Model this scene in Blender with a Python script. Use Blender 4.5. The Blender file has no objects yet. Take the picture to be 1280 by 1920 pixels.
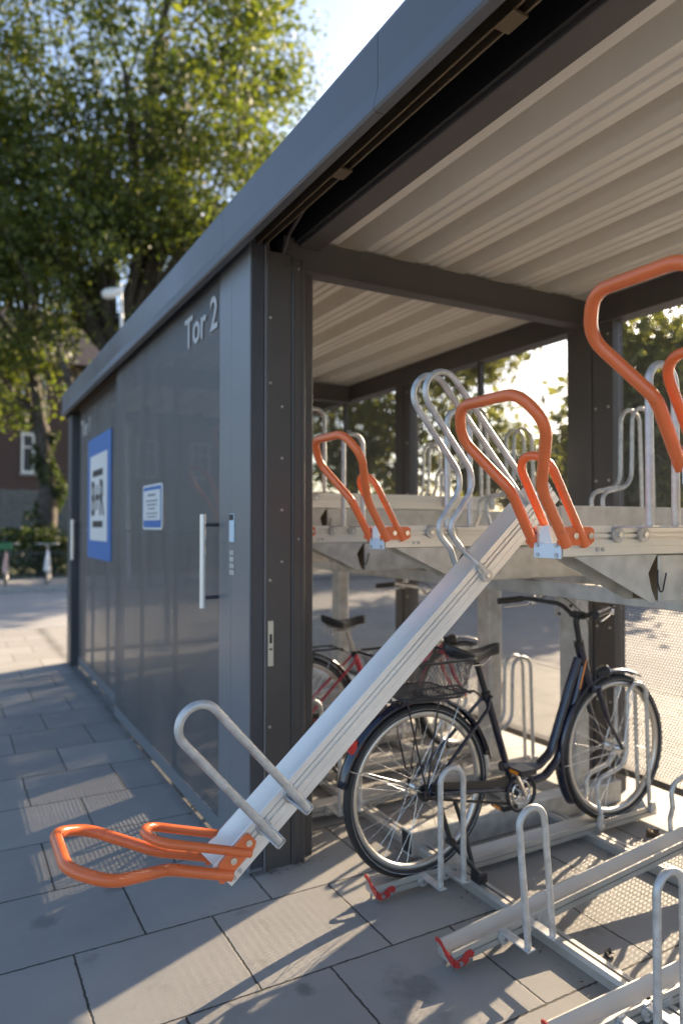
import bpy, math, random
import numpy as np
from mathutils import Vector, Matrix
R = math.radians
random.seed(7)
S = bpy.context.scene
COL = S.collection

# ------------------------------------------------------------------ camera
cam = bpy.data.cameras.new('camera'); camo = bpy.data.objects.new('camera', cam); COL.objects.link(camo)
camo.location = (0, 0, 1.5)
YAW, PITCH = 0.50678, 0.019462
camo.rotation_euler = (math.pi/2 + PITCH, 0, -YAW)
cam.sensor_fit = 'HORIZONTAL'; cam.sensor_width = 24.0; cam.lens = 24.0*1323.8/1280
cam.clip_start = 0.05; cam.clip_end = 3000
cam.dof.use_dof = True; cam.dof.focus_distance = 2.15; cam.dof.aperture_fstop = 1.6
S.camera = camo
# ------------------------------------------------------------------ sky and sun
SUN_AZ, SUN_EL = R(22.5), R(22.0)          # azimuth counted from +x towards +y
W = bpy.data.worlds.new('World'); S.world = W; W.use_nodes = True
wn = W.node_tree.nodes; bg = wn['Background']
sky = wn.new('ShaderNodeTexSky'); sky.sky_type = 'NISHITA'; sky.sun_disc = False
sky.sun_elevation = SUN_EL; sky.sun_rotation = math.pi/2 - SUN_AZ
sky.air_density = 0.8; sky.dust_density = 1.6; sky.ozone_density = 0.7
W.node_tree.links.new(sky.outputs[0], bg.inputs[0]); bg.inputs[1].default_value = 0.098
sl = bpy.data.lights.new('sun', 'SUN'); so = bpy.data.objects.new('sun', sl); COL.objects.link(so)
sl.energy = 5.0; sl.angle = R(0.5); sl.color = (1, 0.79, 0.55)
sd = Vector((math.cos(SUN_AZ)*math.cos(SUN_EL), math.sin(SUN_AZ)*math.cos(SUN_EL), math.sin(SUN_EL)))
so.rotation_euler = sd.to_track_quat('Z', 'Y').to_euler(); so.location = (20, 8, 12)
S.view_settings.view_transform = 'Standard'; S.view_settings.look = 'None'
S.view_settings.exposure = 1.98; S.view_settings.gamma = 1
S.cycles.transparent_max_bounces = 24; S.cycles.max_bounces = 8
S.cycles.sample_clamp_indirect = 6

# ------------------------------------------------------------------ materials
def newmat(name):
    m = bpy.data.materials.new(name); m.use_nodes = True
    nt = m.node_tree; return m, nt, nt.nodes['Principled BSDF'], nt.nodes['Material Output']
def mat(name, col, rough=0.5, metal=0.0, var=0.0, scale=8.0, bump=0.0, bscale=80.0, coat=0.0, spec=0.5, rvar=0.0, scuff=0.0):
    m, nt, b, out = newmat(name); N = nt.nodes; L = nt.links
    b.inputs['Base Color'].default_value = (*col, 1); b.inputs['Roughness'].default_value = rough
    b.inputs['Metallic'].default_value = metal; b.inputs['Coat Weight'].default_value = coat
    b.inputs['Coat Roughness'].default_value = 0.12
    b.inputs['Specular IOR Level'].default_value = spec
    tc = N.new('ShaderNodeTexCoord')
    if var or rvar:
        n = N.new('ShaderNodeTexNoise'); n.inputs['Scale'].default_value = scale; n.inputs['Detail'].default_value = 5
        L.new(tc.outputs['Object'], n.inputs['Vector'])
        r = N.new('ShaderNodeMapRange'); r.inputs[1].default_value = .3; r.inputs[2].default_value = .7
        r.inputs[3].default_value = 1-var; r.inputs[4].default_value = 1+var
        L.new(n.outputs[0], r.inputs[0])
        v = N.new('ShaderNodeVectorMath'); v.operation = 'SCALE'; v.inputs[0].default_value = col
        L.new(r.outputs[0], v.inputs['Scale']); L.new(v.outputs[0], b.inputs['Base Color'])
        if rvar:
            r2 = N.new('ShaderNodeMapRange'); r2.inputs[1].default_value = .3; r2.inputs[2].default_value = .7
            r2.inputs[3].default_value = rough-rvar; r2.inputs[4].default_value = rough+rvar
            L.new(n.outputs[0], r2.inputs[0]); L.new(r2.outputs[0], b.inputs['Roughness'])
    if scuff:
        # worn specks and rub marks: small irregular patches, duller and darker than the coat
        n = N.new('ShaderNodeTexNoise'); n.inputs['Scale'].default_value = 55; n.inputs['Detail'].default_value = 6; n.inputs['Roughness'].default_value = .75
        mp = N.new('ShaderNodeMapping'); mp.inputs['Scale'].default_value = (.35, 1, 1); L.new(tc.outputs['Object'], mp.inputs[0]); L.new(mp.outputs[0], n.inputs['Vector'])
        r3 = N.new('ShaderNodeMapRange'); r3.inputs[1].default_value = .62; r3.inputs[2].default_value = .70; r3.inputs[3].default_value = 0; r3.inputs[4].default_value = scuff
        L.new(n.outputs[0], r3.inputs[0])
        mx = N.new('ShaderNodeMix'); mx.data_type = 'RGBA'; L.new(r3.outputs[0], mx.inputs[0])
        src = b.inputs['Base Color'].links[0].from_socket if b.inputs['Base Color'].links else None
        if src: L.new(src, mx.inputs[6])
        else: mx.inputs[6].default_value = (*col, 1)
        mx.inputs[7].default_value = (col[0]*.45+.03, col[1]*.5+.03, col[2]*.6+.03, 1)
        L.new(mx.outputs[2], b.inputs['Base Color'])
    if bump:
        n = N.new('ShaderNodeTexNoise'); n.inputs['Scale'].default_value = bscale; n.inputs['Detail'].default_value = 4
        L.new(tc.outputs['Object'], n.inputs['Vector'])
        bp = N.new('ShaderNodeBump'); bp.inputs['Strength'].default_value = bump; bp.inputs['Distance'].default_value = 0.003
        L.new(n.outputs[0], bp.inputs['Height']); L.new(bp.outputs[0], b.inputs['Normal'])
    return m
def M_(nt, op, a, b=None, c=None):
    n = nt.nodes.new('ShaderNodeMath'); n.operation = op
    for i, v in enumerate((a, b, c)):
        if v is None: continue
        if isinstance(v, (int, float)): n.inputs[i].default_value = v
        else: nt.links.new(v, n.inputs[i])
    return n.outputs[0]
def perforated(name, col, pitch, rad, axes='YZ', rough=.45, metal=0.0):
    m, nt, b, out = newmat(name); N = nt.nodes; L = nt.links
    b.inputs['Base Color'].default_value = (*col, 1); b.inputs['Roughness'].default_value = rough; b.inputs['Metallic'].default_value = metal
    g = N.new('ShaderNodeNewGeometry'); s = N.new('ShaderNodeSeparateXYZ'); L.new(g.outputs['Position'], s.inputs[0])
    mp = N.new('ShaderNodeMapping'); mp.inputs['Scale'].default_value = (6, 6, .8); L.new(g.outputs['Position'], mp.inputs[0])
    nz = N.new('ShaderNodeTexNoise'); nz.inputs['Scale'].default_value = 1.0; nz.inputs['Detail'].default_value = 5; L.new(mp.outputs[0], nz.inputs['Vector'])
    vm = N.new('ShaderNodeVectorMath'); vm.operation = 'SCALE'; vm.inputs[0].default_value = col
    L.new(M_(nt, 'ADD', .65, M_(nt, 'MULTIPLY', nz.outputs[0], .7)), vm.inputs['Scale']); L.new(vm.outputs[0], b.inputs['Base Color'])
    L.new(M_(nt, 'ADD', rough-.15, M_(nt, 'MULTIPLY', nz.outputs[0], .3)), b.inputs['Roughness'])
    u = s.outputs[axes[0]]; v = s.outputs[axes[1]]; q = pitch*math.sqrt(3)
    def d2(off):
        a = M_(nt, 'SUBTRACT', M_(nt, 'FRACT', M_(nt, 'ADD', M_(nt, 'DIVIDE', u, pitch), off)), .5)
        c = M_(nt, 'SUBTRACT', M_(nt, 'FRACT', M_(nt, 'ADD', M_(nt, 'DIVIDE', v, q), off)), .5)
        a = M_(nt, 'MULTIPLY', a, pitch); c = M_(nt, 'MULTIPLY', c, q)
        return M_(nt, 'ADD', M_(nt, 'MULTIPLY', a, a), M_(nt, 'MULTIPLY', c, c))
    d = M_(nt, 'MINIMUM', d2(0.0), d2(0.5))
    hole = M_(nt, 'LESS_THAN', d, rad*rad)
    tr = N.new('ShaderNodeBsdfTransparent'); mx = N.new('ShaderNodeMixShader')
    L.new(hole, mx.inputs[0]); L.new(b.outputs[0], mx.inputs[1]); L.new(tr.outputs[0], mx.inputs[2])
    L.new(mx.outputs[0], out.inputs[0])
    return m
def paving_mat():
    m, nt, b, out = newmat('concrete_paving'); N = nt.nodes; L = nt.links
    g = N.new('ShaderNodeNewGeometry')
    nz = N.new('ShaderNodeTexNoise'); nz.inputs['Scale'].default_value = 45; L.new(g.outputs['Position'], nz.inputs['Vector'])
    wob = M_(nt, 'MULTIPLY', M_(nt, 'SUBTRACT', nz.outputs[0], .5), .009)
    s = N.new('ShaderNodeSeparateXYZ'); L.new(g.outputs['Position'], s.inputs[0])
    x = M_(nt, 'ADD', s.outputs[0], wob); y = M_(nt, 'ADD', s.outputs[1], wob)
    PX, PY = 0.502, 0.4953
    yr = M_(nt, 'DIVIDE', M_(nt, 'SUBTRACT', y, 2.638), PY)
    row = M_(nt, 'FLOOR', yr)
    par = M_(nt, 'SUBTRACT', 1.0, M_(nt, 'ABSOLUTE', M_(nt, 'MODULO', row, 2.0)))
    xr = M_(nt, 'SUBTRACT', M_(nt, 'DIVIDE', M_(nt, 'SUBTRACT', x, 0.3936), PX), M_(nt, 'MULTIPLY', par, .5))
    colm = M_(nt, 'FLOOR', xr)
    fx = M_(nt, 'FRACT', xr); fy = M_(nt, 'FRACT', yr)
    dx = M_(nt, 'MULTIPLY', M_(nt, 'MINIMUM', fx, M_(nt, 'SUBTRACT', 1.0, fx)), PX)
    dy = M_(nt, 'MULTIPLY', M_(nt, 'MINIMUM', fy, M_(nt, 'SUBTRACT', 1.0, fy)), PY)
    d = M_(nt, 'MINIMUM', dx, dy)
    jr = N.new('ShaderNodeMapRange'); L.new(d, jr.inputs[0]); jr.inputs[1].default_value = .0022; jr.inputs[2].default_value = .0052
    wn_ = N.new('ShaderNodeTexWhiteNoise'); wn_.noise_dimensions = '2D'
    cb = N.new('ShaderNodeCombineXYZ'); L.new(colm, cb.inputs[0]); L.new(row, cb.inputs[1]); L.new(cb.outputs[0], wn_.inputs['Vector'])
    n1 = N.new('ShaderNodeTexNoise'); n1.inputs['Scale'].default_value = 2.3; n1.inputs['Detail'].default_value = 6; n1.inputs['Roughness'].default_value = .65
    L.new(g.outputs['Position'], n1.inputs['Vector'])
    n2 = N.new('ShaderNodeTexNoise'); n2.inputs['Scale'].default_value = 260; n2.inputs['Detail'].default_value = 3; L.new(g.outputs['Position'], n2.inputs['Vector'])
    n3 = N.new('ShaderNodeTexNoise'); n3.inputs['Scale'].default_value = 5.5; n3.inputs['Detail'].default_value = 4; L.new(g.outputs['Position'], n3.inputs['Vector'])
    st = N.new('ShaderNodeMapRange'); L.new(n3.outputs[0], st.inputs[0]); st.inputs[1].default_value = .64; st.inputs[2].default_value = .74; st.inputs[3].default_value = 1; st.inputs[4].default_value = .72
    val = M_(nt, 'ADD', .62, M_(nt, 'MULTIPLY', wn_.outputs[0], .18))
    val = M_(nt, 'ADD', val, M_(nt, 'MULTIPLY', n1.outputs[0], .40))
    val = M_(nt, 'MULTIPLY', val, M_(nt, 'ADD', .82, M_(nt, 'MULTIPLY', n2.outputs[0], .36)))
    val = M_(nt, 'MULTIPLY', val, st.outputs[0])
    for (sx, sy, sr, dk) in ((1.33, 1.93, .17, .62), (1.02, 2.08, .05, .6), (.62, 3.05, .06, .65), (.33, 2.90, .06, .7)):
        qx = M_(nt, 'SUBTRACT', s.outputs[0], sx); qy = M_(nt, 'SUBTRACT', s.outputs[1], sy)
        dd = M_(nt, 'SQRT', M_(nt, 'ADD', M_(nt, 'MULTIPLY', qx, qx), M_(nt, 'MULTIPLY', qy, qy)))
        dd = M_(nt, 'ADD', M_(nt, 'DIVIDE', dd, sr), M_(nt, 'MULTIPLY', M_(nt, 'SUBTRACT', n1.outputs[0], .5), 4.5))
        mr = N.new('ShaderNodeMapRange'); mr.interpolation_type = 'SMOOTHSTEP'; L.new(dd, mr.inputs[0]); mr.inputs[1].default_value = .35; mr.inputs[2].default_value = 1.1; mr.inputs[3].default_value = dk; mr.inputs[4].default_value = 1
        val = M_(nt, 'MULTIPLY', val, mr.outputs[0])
    # splash dirt along the foot of the doors
    fx_ = M_(nt, 'ADD', M_(nt, 'ABSOLUTE', M_(nt, 'SUBTRACT', s.outputs[0], 1.17)), M_(nt, 'MULTIPLY', n1.outputs[0], .10))
    fr_ = N.new('ShaderNodeMapRange'); L.new(fx_, fr_.inputs[0]); fr_.inputs[1].default_value = .05; fr_.inputs[2].default_value = .15; fr_.inputs[3].default_value = .55; fr_.inputs[4].default_value = 1
    gt = M_(nt, 'LESS_THAN', s.outputs[1], 2.84)
    val = M_(nt, 'MULTIPLY', val, M_(nt, 'MAXIMUM', fr_.outputs[0], gt))
    vv = N.new('ShaderNodeVectorMath'); vv.operation = 'SCALE'; vv.inputs[0].default_value = (.305, .295, .275); L.new(val, vv.inputs['Scale'])
    mix = N.new('ShaderNodeMix'); mix.data_type = 'RGBA'; L.new(jr.outputs[0], mix.inputs[0]); mix.inputs[6].default_value = (.035, .032, .026, 1)
    L.new(vv.outputs[0], mix.inputs[7]); L.new(mix.outputs[2], b.inputs['Base Color'])
    b.inputs['Roughness'].default_value = .72
    bp = N.new('ShaderNodeBump'); bp.inputs['Distance'].default_value = .004; bp.inputs['Strength'].default_value = .6
    hh = M_(nt, 'ADD', jr.outputs[0], M_(nt, 'MULTIPLY', n2.outputs[0], .25)); L.new(hh, bp.inputs['Height']); L.new(bp.outputs[0], b.inputs['Normal'])
    return m
def leaf_mat(name, c1, c2, trans=.45):
    m, nt, b, out = newmat(name); N = nt.nodes; L = nt.links
    g = N.new('ShaderNodeNewGeometry'); mix = N.new('ShaderNodeMix'); mix.data_type = 'RGBA'
    L.new(g.outputs['Random Per Island'], mix.inputs[0]); mix.inputs[6].default_value = (*c1, 1); mix.inputs[7].default_value = (*c2, 1)
    L.new(mix.outputs[2], b.inputs['Base Color']); b.inputs['Roughness'].default_value = .55
    t = N.new('ShaderNodeBsdfTranslucent'); sc = N.new('ShaderNodeVectorMath'); sc.operation = 'MULTIPLY'; sc.inputs[1].default_value = (1.65, 1.75, .6)
    L.new(mix.outputs[2], sc.inputs[0]); L.new(sc.outputs[0], t.inputs[0])
    mx = N.new('ShaderNodeMixShader'); mx.inputs[0].default_value = trans
    L.new(b.outputs[0], mx.inputs[1]); L.new(t.outputs[0], mx.inputs[2]); L.new(mx.outputs[0], out.inputs[0])
    return m
def brick_mat():
    m, nt, b, out = newmat('red_brick'); N = nt.nodes; L = nt.links
    tc = N.new('ShaderNodeTexCoord'); br = N.new('ShaderNodeTexBrick'); br.inputs['Scale'].default_value = 4
    mp = N.new('ShaderNodeMapping'); mp.inputs['Rotation'].default_value = (R(90), 0, 0)
    L.new(tc.outputs['Object'], mp.inputs[0]); L.new(mp.outputs[0], br.inputs[0])
    br.inputs['Color1'].default_value = (.09, .045, .038, 1); br.inputs['Color2'].default_value = (.07, .038, .033, 1); br.inputs['Mortar'].default_value = (.11, .10, .09, 1)
    L.new(br.outputs[0], b.inputs['Base Color']); b.inputs['Roughness'].default_value = .85
    return m
ALU = mat('satin_aluminium', (.74, .71, .65), .42, .5, var=.05, scale=3, rvar=.06)
ALUB = mat('bright_aluminium', (.82, .80, .76), .40, .5, var=.05, scale=5, rvar=.05, scuff=.35)
ALUD = mat('weathered_aluminium', (.50, .485, .45), .5, .6, var=.12, scale=4, rvar=.1, scuff=.5)
GALV = mat('galvanised_steel', (.54, .54, .53), .5, .6, var=.22, scale=28, bump=.15, bscale=120, rvar=.12)
GALVD = mat('galvanised_sheet', (.50, .49, .46), .55, .35, var=.22, scale=14, rvar=.1)
ORANGE = mat('orange_powder_coat', (.72, .150, .038), .34, 0, var=.10, scale=7, bump=.10, bscale=120, coat=.35, rvar=.08, scuff=.6)
DARK = mat('anthracite_paint', (.060, .064, .074), .42, .15, var=.08, scale=3, rvar=.05)
DARKW = mat('anthracite_post_paint', (.082, .074, .070), .45, .1, var=.08, scale=3, rvar=.05)
FASC = mat('anthracite_fascia_paint', (.112, .118, .128), .38, .25, var=.12, scale=1.7, rvar=.08)
PANELP = mat('anthracite_leaf_paint', (.185, .193, .207), .36, .15, var=.05, scale=2)
CEIL = mat('off_white_roof_sheet', (.70, .67, .60), .5, .1, var=.05, scale=2)
BLACK = mat('black_rubber', (.018, .018, .019), .55, 0, bump=.2, bscale=150)
BPLAST = mat('black_plastic', (.022, .022, .024), .38, 0)
NAVY = mat('navy_frame_paint', (.008, .012, .030), .22, .2, coat=.8)
BLKP = mat('black_frame_paint', (.012, .013, .018), .28, .2, coat=.6)
REDP = mat('crimson_frame_paint', (.42, .02, .05), .3, .1, coat=.6)
CHROME = mat('polished_steel', (.75, .75, .74), .18, 1)
RIM = mat('rim_aluminium', (.62, .60, .57), .33, .9)
REFL = mat('reflective_stripe', (.75, .77, .80), .35, .2)
WHITE = mat('white_enamel', (.78, .78, .77), .4)
PLATEB = mat('zinc_end_plate', (.62, .70, .80), .4, .35)
RED = mat('dark_red_plastic', (.45, .03, .025), .38, 0, coat=.3)
REDL = mat('red_lens', (.6, .03, .02), .2, 0, coat=.5)
AMBER = mat('amber_reflector', (.8, .25, .02), .25, 0, coat=.5)
BLUE = mat('blue_sign_film', (.035, .14, .42), .45)
SIGNW = mat('white_sign_film', (.62, .64, .64), .5)
SIGNK = mat('black_lettering', (.02, .02, .022), .6)
LETW = mat('white_lettering', (.46, .47, .48), .55)
PALEB = mat('pale_blue_reader', (.55, .68, .78), .35)
STEELP = mat('strike_plate_steel', (.62, .60, .52), .4, .6)
BRASS = mat('brown_rail_steel', (.16, .12, .075), .5, .6)
BARK = mat('bark', (.060, .048, .038), .9, 0, var=.4, scale=6, bump=.8, bscale=14)
ASPH = mat('asphalt', (.27, .265, .26), .85, 0, var=.12, scale=1.2, bump=.3, bscale=180)
KERB = mat('granite_kerb', (.30, .29, .27), .8, 0, var=.15, scale=8)
SLABS = mat('pavement_slabs', (.26, .25, .235), .85, 0, var=.12, scale=2)
GRASS = mat('ground_cover', (.055, .068, .028), .95, 0, var=.4, scale=3, bump=.6, bscale=30)
BRICK = brick_mat()
WOOD = mat('grey_boards', (.17, .17, .165), .85, 0, var=.2, scale=5)
IRON = mat('iron_railing', (.05, .055, .05), .6)
GLASS = mat('dark_window_glass', (.05, .06, .07), .08, 0, spec=.8)
PAVE = paving_mat()
MESHB = perforated('perforated_back_sheet', (.13, .124, .118), .0170, .0068)
MESHX = perforated('perforated_end_sheet', (.13, .124, .118), .0170, .0068, 'XZ')
MESHD = perforated('perforated_door_sheet', (.130, .133, .140), .0105, .0034, rough=.42)
LEAF1 = leaf_mat('tree_leaves', (.042, .064, .018), (.125, .135, .032), .48)
LEAF2 = leaf_mat('hedge_leaves', (.10, .105, .05), (.20, .19, .09), .55)
LEAF3 = leaf_mat('ivy_leaves', (.030, .048, .016), (.06, .078, .024), .3)

# ------------------------------------------------------------------ mesh builder
def fillet(pts, rs, seg=7, closed=False):
    out = []; n = len(pts); pts = [Vector(p) for p in pts]
    if isinstance(rs, (int, float)): rs = [rs]*n
    for i in range(n):
        if not closed and (i == 0 or i == n-1): out.append(pts[i]); continue
        a, p, b = pts[i-1], pts[i], pts[(i+1) % n]
        u = (a-p); v = (b-p); lu, lv = u.length, v.length; u.normalize(); v.normalize()
        ang = u.angle(v)
        if rs[i] <= 0 or ang > math.pi-.02: out.append(p); continue
        t = min(rs[i]/math.tan(ang/2), lu*.499, lv*.499); r = t*math.tan(ang/2)
        c = p + (u+v).normalized()*(r/math.sin(ang/2))
        s = p+u*t-c; e = p+v*t-c; tot = s.angle(e)
        for k in range(seg+1):
            f = k/seg
            q = (s*math.sin((1-f)*tot)+e*math.sin(f*tot))/math.sin(tot) if tot > 1e-4 else s.lerp(e, f)
            out.append(c+q)
    return out
class MB:
    def __init__(s): s.v = []; s.f = []; s.sm = []; s.cuts = []
    def cut(s):
        if s.v and (not s.cuts or s.cuts[-1] != (len(s.v), len(s.f))): s.cuts.append((len(s.v), len(s.f)))
        return s
    def add(s, vs, fs, smooth=False):
        o = len(s.v); s.v += [tuple(v) for v in vs]; s.f += [tuple(i+o for i in f) for f in fs]; s.sm += [smooth]*len(fs); return s
    def box(s, a, b, M=None):
        x0, y0, z0 = a; x1, y1, z1 = b
        vs = [Vector(p) for p in ((x0,y0,z0),(x1,y0,z0),(x1,y1,z0),(x0,y1,z0),(x0,y0,z1),(x1,y0,z1),(x1,y1,z1),(x0,y1,z1))]
        if M: vs = [M @ v for v in vs]
        return s.add(vs, [(0,3,2,1),(4,5,6,7),(0,1,5,4),(1,2,6,5),(2,3,7,6),(3,0,4,7)])
    def bbox(s, a, b, c=.003):
        """box with chamfered edges along its three axes"""
        a = Vector(a); b = Vector(b); c = min(c, (b.x-a.x)/2.1, (b.y-a.y)/2.1, (b.z-a.z)/2.1)
        ids = {}; vs = []
        for ix in (0, 1):
            for iy in (0, 1):
                for iz in (0, 1):
                    for ax in range(3):
                        p = [b[k] if (ix, iy, iz)[k] else a[k] for k in range(3)]
                        for k in range(3):
                            if k != ax: p[k] += -c if (ix, iy, iz)[k] else c
                        ids[(ix, iy, iz, ax)] = len(vs); vs.append(tuple(p))
        fs = []
        def q(ax, s_):
            o = [k for k in range(3) if k != ax]
            r = []
            for (u, w) in ((0,0),(1,0),(1,1),(0,1)):
                t = [0,0,0]; t[ax] = s_; t[o[0]] = u; t[o[1]] = w; r.append(ids[(*t, ax)])
            return r
        for ax in range(3):
            for s_ in (0, 1): fs.append(q(ax, s_))
        for ax in range(3):
            o = [k for k in range(3) if k != ax]
            for u in (0, 1):
                for w in (0, 1):
                    r = []
                    for (e, fa) in ((0, o[0]), (1, o[0]), (1, o[1]), (0, o[1])):
                        t = [0,0,0]; t[ax] = e; t[o[0]] = u; t[o[1]] = w; r.append(ids[(*t, fa)])
                    fs.append(r)
        for ix in (0, 1):
            for iy in (0, 1):
                for iz in (0, 1): fs.append([ids[(ix, iy, iz, k)] for k in range(3)])
        return s.add(vs, fs)
    def sweep(s, pts, r, n=12, closed=False, cap=True, rfun=None):
        pts = [Vector(p) for p in pts]; q = [pts[0]]
        for p in pts[1:]:
            if (p-q[-1]).length > 1e-5: q.append(p)
        pts = q
        if closed and (pts[0]-pts[-1]).length < 1e-5: pts.pop()
        m = len(pts); tg = []
        for i in range(m):
            if closed: t = pts[(i+1) % m]-pts[i-1]
            else: t = pts[min(i+1, m-1)]-pts[max(i-1, 0)]
            tg.append(t.normalized())
        up = Vector((0, 0, 1)) if abs(tg[0].z) < .9 else Vector((1, 0, 0))
        nrm = (up - tg[0]*up.dot(tg[0])).normalized(); vs = []
        for i in range(m):
            nrm = (nrm - tg[i]*nrm.dot(tg[i])).normalized(); bn = tg[i].cross(nrm)
            rr = rfun(i/(m-1)) if rfun else r
            for k in range(n):
                a = 2*math.pi*k/n; vs.append(pts[i]+(nrm*math.cos(a)+bn*math.sin(a))*rr)
        fs = []
        for i in range(m if closed else m-1):
            j = (i+1) % m
            for k in range(n): fs.append((i*n+k, i*n+(k+1) % n, j*n+(k+1) % n, j*n+k))
        s.add(vs, fs, True)
        if cap and not closed: s.add(vs[:n], [tuple(range(n))[::-1]]); s.add(vs[-n:], [tuple(range(n))])
        return s
    def cyl(s, a, b, r, n=16): return s.sweep([a, b], r, n)
    def prof(s, poly, x0, x1, M=None):
        """extrude a (y,z) polygon along x"""
        n = len(poly); vs = [Vector((x0, y, z)) for y, z in poly]+[Vector((x1, y, z)) for y, z in poly]
        if M: vs = [M @ v for v in vs]
        fs = [(i, (i+1) % n, n+(i+1) % n, n+i) for i in range(n)]
        fs += [tuple(range(n))[::-1], tuple(range(n, 2*n))]
        return s.add(vs, fs)
    def poly(s, pts, nrm, th):
        """flat outline given in 3-D, thickened along nrm"""
        n = len(pts); nrm = Vector(nrm)*th; vs = [Vector(p) for p in pts]; vs += [v+nrm for v in vs]
        fs = [(i, (i+1) % n, n+(i+1) % n, n+i) for i in range(n)]+[tuple(range(n))[::-1], tuple(range(n, 2*n))]
        return s.add(vs, fs)
    def torus(s, c, Rr, r, axis='Y', n=48, k=10, flat=1.0):
        vs = []; fs = []; c = Vector(c)
        for i in range(n):
            a = 2*math.pi*i/n
            for j in range(k):
                t = 2*math.pi*j/k; rr = Rr+r*math.cos(t); h = r*flat*math.sin(t)
                p = Vector((rr*math.cos(a), h, rr*math.sin(a))) if axis == 'Y' else Vector((rr*math.cos(a), rr*math.sin(a), h))
                vs.append(c+p)
        for i in range(n):
            for j in range(k): fs.append((i*k+j, i*k+(j+1) % k, ((i+1) % n)*k+(j+1) % k, ((i+1) % n)*k+j))
        return s.add(vs, fs, True)
    def build(s, name, m, parent=None, loc=None, rot=None):
        if s.cuts:
            c = [(0, 0)]+[q for q in s.cuts if q[0] < len(s.v)]+[(len(s.v), len(s.f))]; first = None; s.others = []
            for (a, fa), (b, fb) in zip(c[:-1], c[1:]):
                p = MB(); p.v = s.v[a:b]; p.f = [tuple(i-a for i in f) for f in s.f[fa:fb]]; p.sm = s.sm[fa:fb]
                o = p.build(name, m, parent, loc, rot)
                if first is None: first = o
                else: s.others.append(o)
            return first
        me = bpy.data.meshes.new(name); me.from_pydata(s.v, [], s.f); me.validate()
        if len(me.polygons) == len(s.sm): me.polygons.foreach_set('use_smooth', s.sm)
        import bmesh
        bm = bmesh.new(); bm.from_mesh(me); bmesh.ops.recalc_face_normals(bm, faces=bm.faces); bm.to_mesh(me); bm.free()
        me.materials.append(m)
        o = bpy.data.objects.new(name, me); COL.objects.link(o)
        if parent: o.parent = parent
        if loc: o.location = loc
        if rot: o.rotation_euler = rot
        return o
def tag(o, label, cat, group=None):
    o['label'] = label; o['category'] = cat
    if group: o['group'] = group
    return o
def empty(name, loc=(0,0,0), rot=(0,0,0)):
    o = bpy.data.objects.new(name, None); COL.objects.link(o); o.location = loc; o.rotation_euler = rot; o.empty_display_size = .1
    return o
def struct(o): o['kind'] = 'structure'; return o
def copy_tree(o, parent=None, skip=()):
    c = o.copy(); COL.objects.link(c); c.parent = parent
    for ch in list(o.children):
        if ch.name.split('.')[0] in skip: continue
        copy_tree(ch, c)
    return c

# ------------------------------------------------------------------ ground, paving, roads
struct(MB().add([(-900,-900,-.16),(1500,-900,-.16),(1500,1500,-.16),(-900,1500,-.16)], [(0,1,2,3)]).build('ground', GRASS))
struct(MB().box((-14, -9, -.5), (5.6, 11.2, 0)).build('paving', PAVE))
struct(MB().box((-60, 11.35, -.4), (90, 18.3, -.10)).build('road', ASPH))
struct(MB().box((5.75, -40, -.4), (14.5, 11.35, -.104)).build('side_road', ASPH))
kb = MB()
x = -30.0
while x < 60:
    kb.bbox((x, 18.3, -.4), (x+.992, 18.45, .03), .012); x += 1.0
struct(kb.build('far_kerb', KERB))
kb = MB(); x = -14.0
while x < 5.4:
    kb.bbox((x, 11.2, -.4), (x+.992, 11.35, .004), .01); x += 1.0
y = -9.0
while y < 11:
    kb.bbox((5.6, y, -.4), (5.75, y+.992, .004), .01); y += 1.0
struct(kb.build('near_kerb', KERB))
struct(MB().box((-30, 18.45, -.4), (60, 21.8, .02)).build('pavement', SLABS))
struct(MB().box((14.5, -40, -.4), (17.5, 18.2, .0)).build('far_pavement', SLABS))

# ------------------------------------------------------------------ the bike shelter
sh = tag(empty('bike_shelter', (1.2, 3, 0)), 'dark grey steel bike shelter with sliding perforated doors and flat roof', 'bike shelter')
def sp(mb, name, m, parent=None):
    o = mb.build(name, m); p = parent or sh
    for q in [o]+getattr(mb, 'others', []):
        q.parent = p
        if p is sh: q.matrix_parent_inverse = Matrix.Translation((-1.2, -3, 0))
    return o
Y0, Y1 = -1.4, 8.27
# fascia: pressed sheet with joints, lower lip turned inwards
f = MB()
ys = [Y0, 0.2, 1.72, 3.05, 5.6, Y1]
for a, b in zip(ys[:-1], ys[1:]):
    f.prof([(1.066, 2.70), (1.060, 2.708), (1.062, 2.722), (1.075, 2.775), (1.075, 2.93), (1.08, 2.945), (1.30, 2.945), (1.30, 2.935), (1.09, 2.935), (1.086, 2.93), (1.086, 2.712), (1.09, 2.708), (1.098, 2.708), (1.098, 2.70)],
           a+.0012, b-.0012, Matrix(((0,1,0,0),(1,0,0,0),(0,0,1,0),(0,0,0,1))))
sp(f, 'fascia', FASC)
f = MB().box((1.075, Y1+.001, 2.70), (3.46, Y1+.012, 2.93)).cut().box((3.45, Y0, 2.70), (3.462, Y1, 2.945)).cut().box((1.075, Y0-.012, 2.70), (3.46, Y0-.001, 2.93))
sp(f, 'fascia', FASC)
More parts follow.
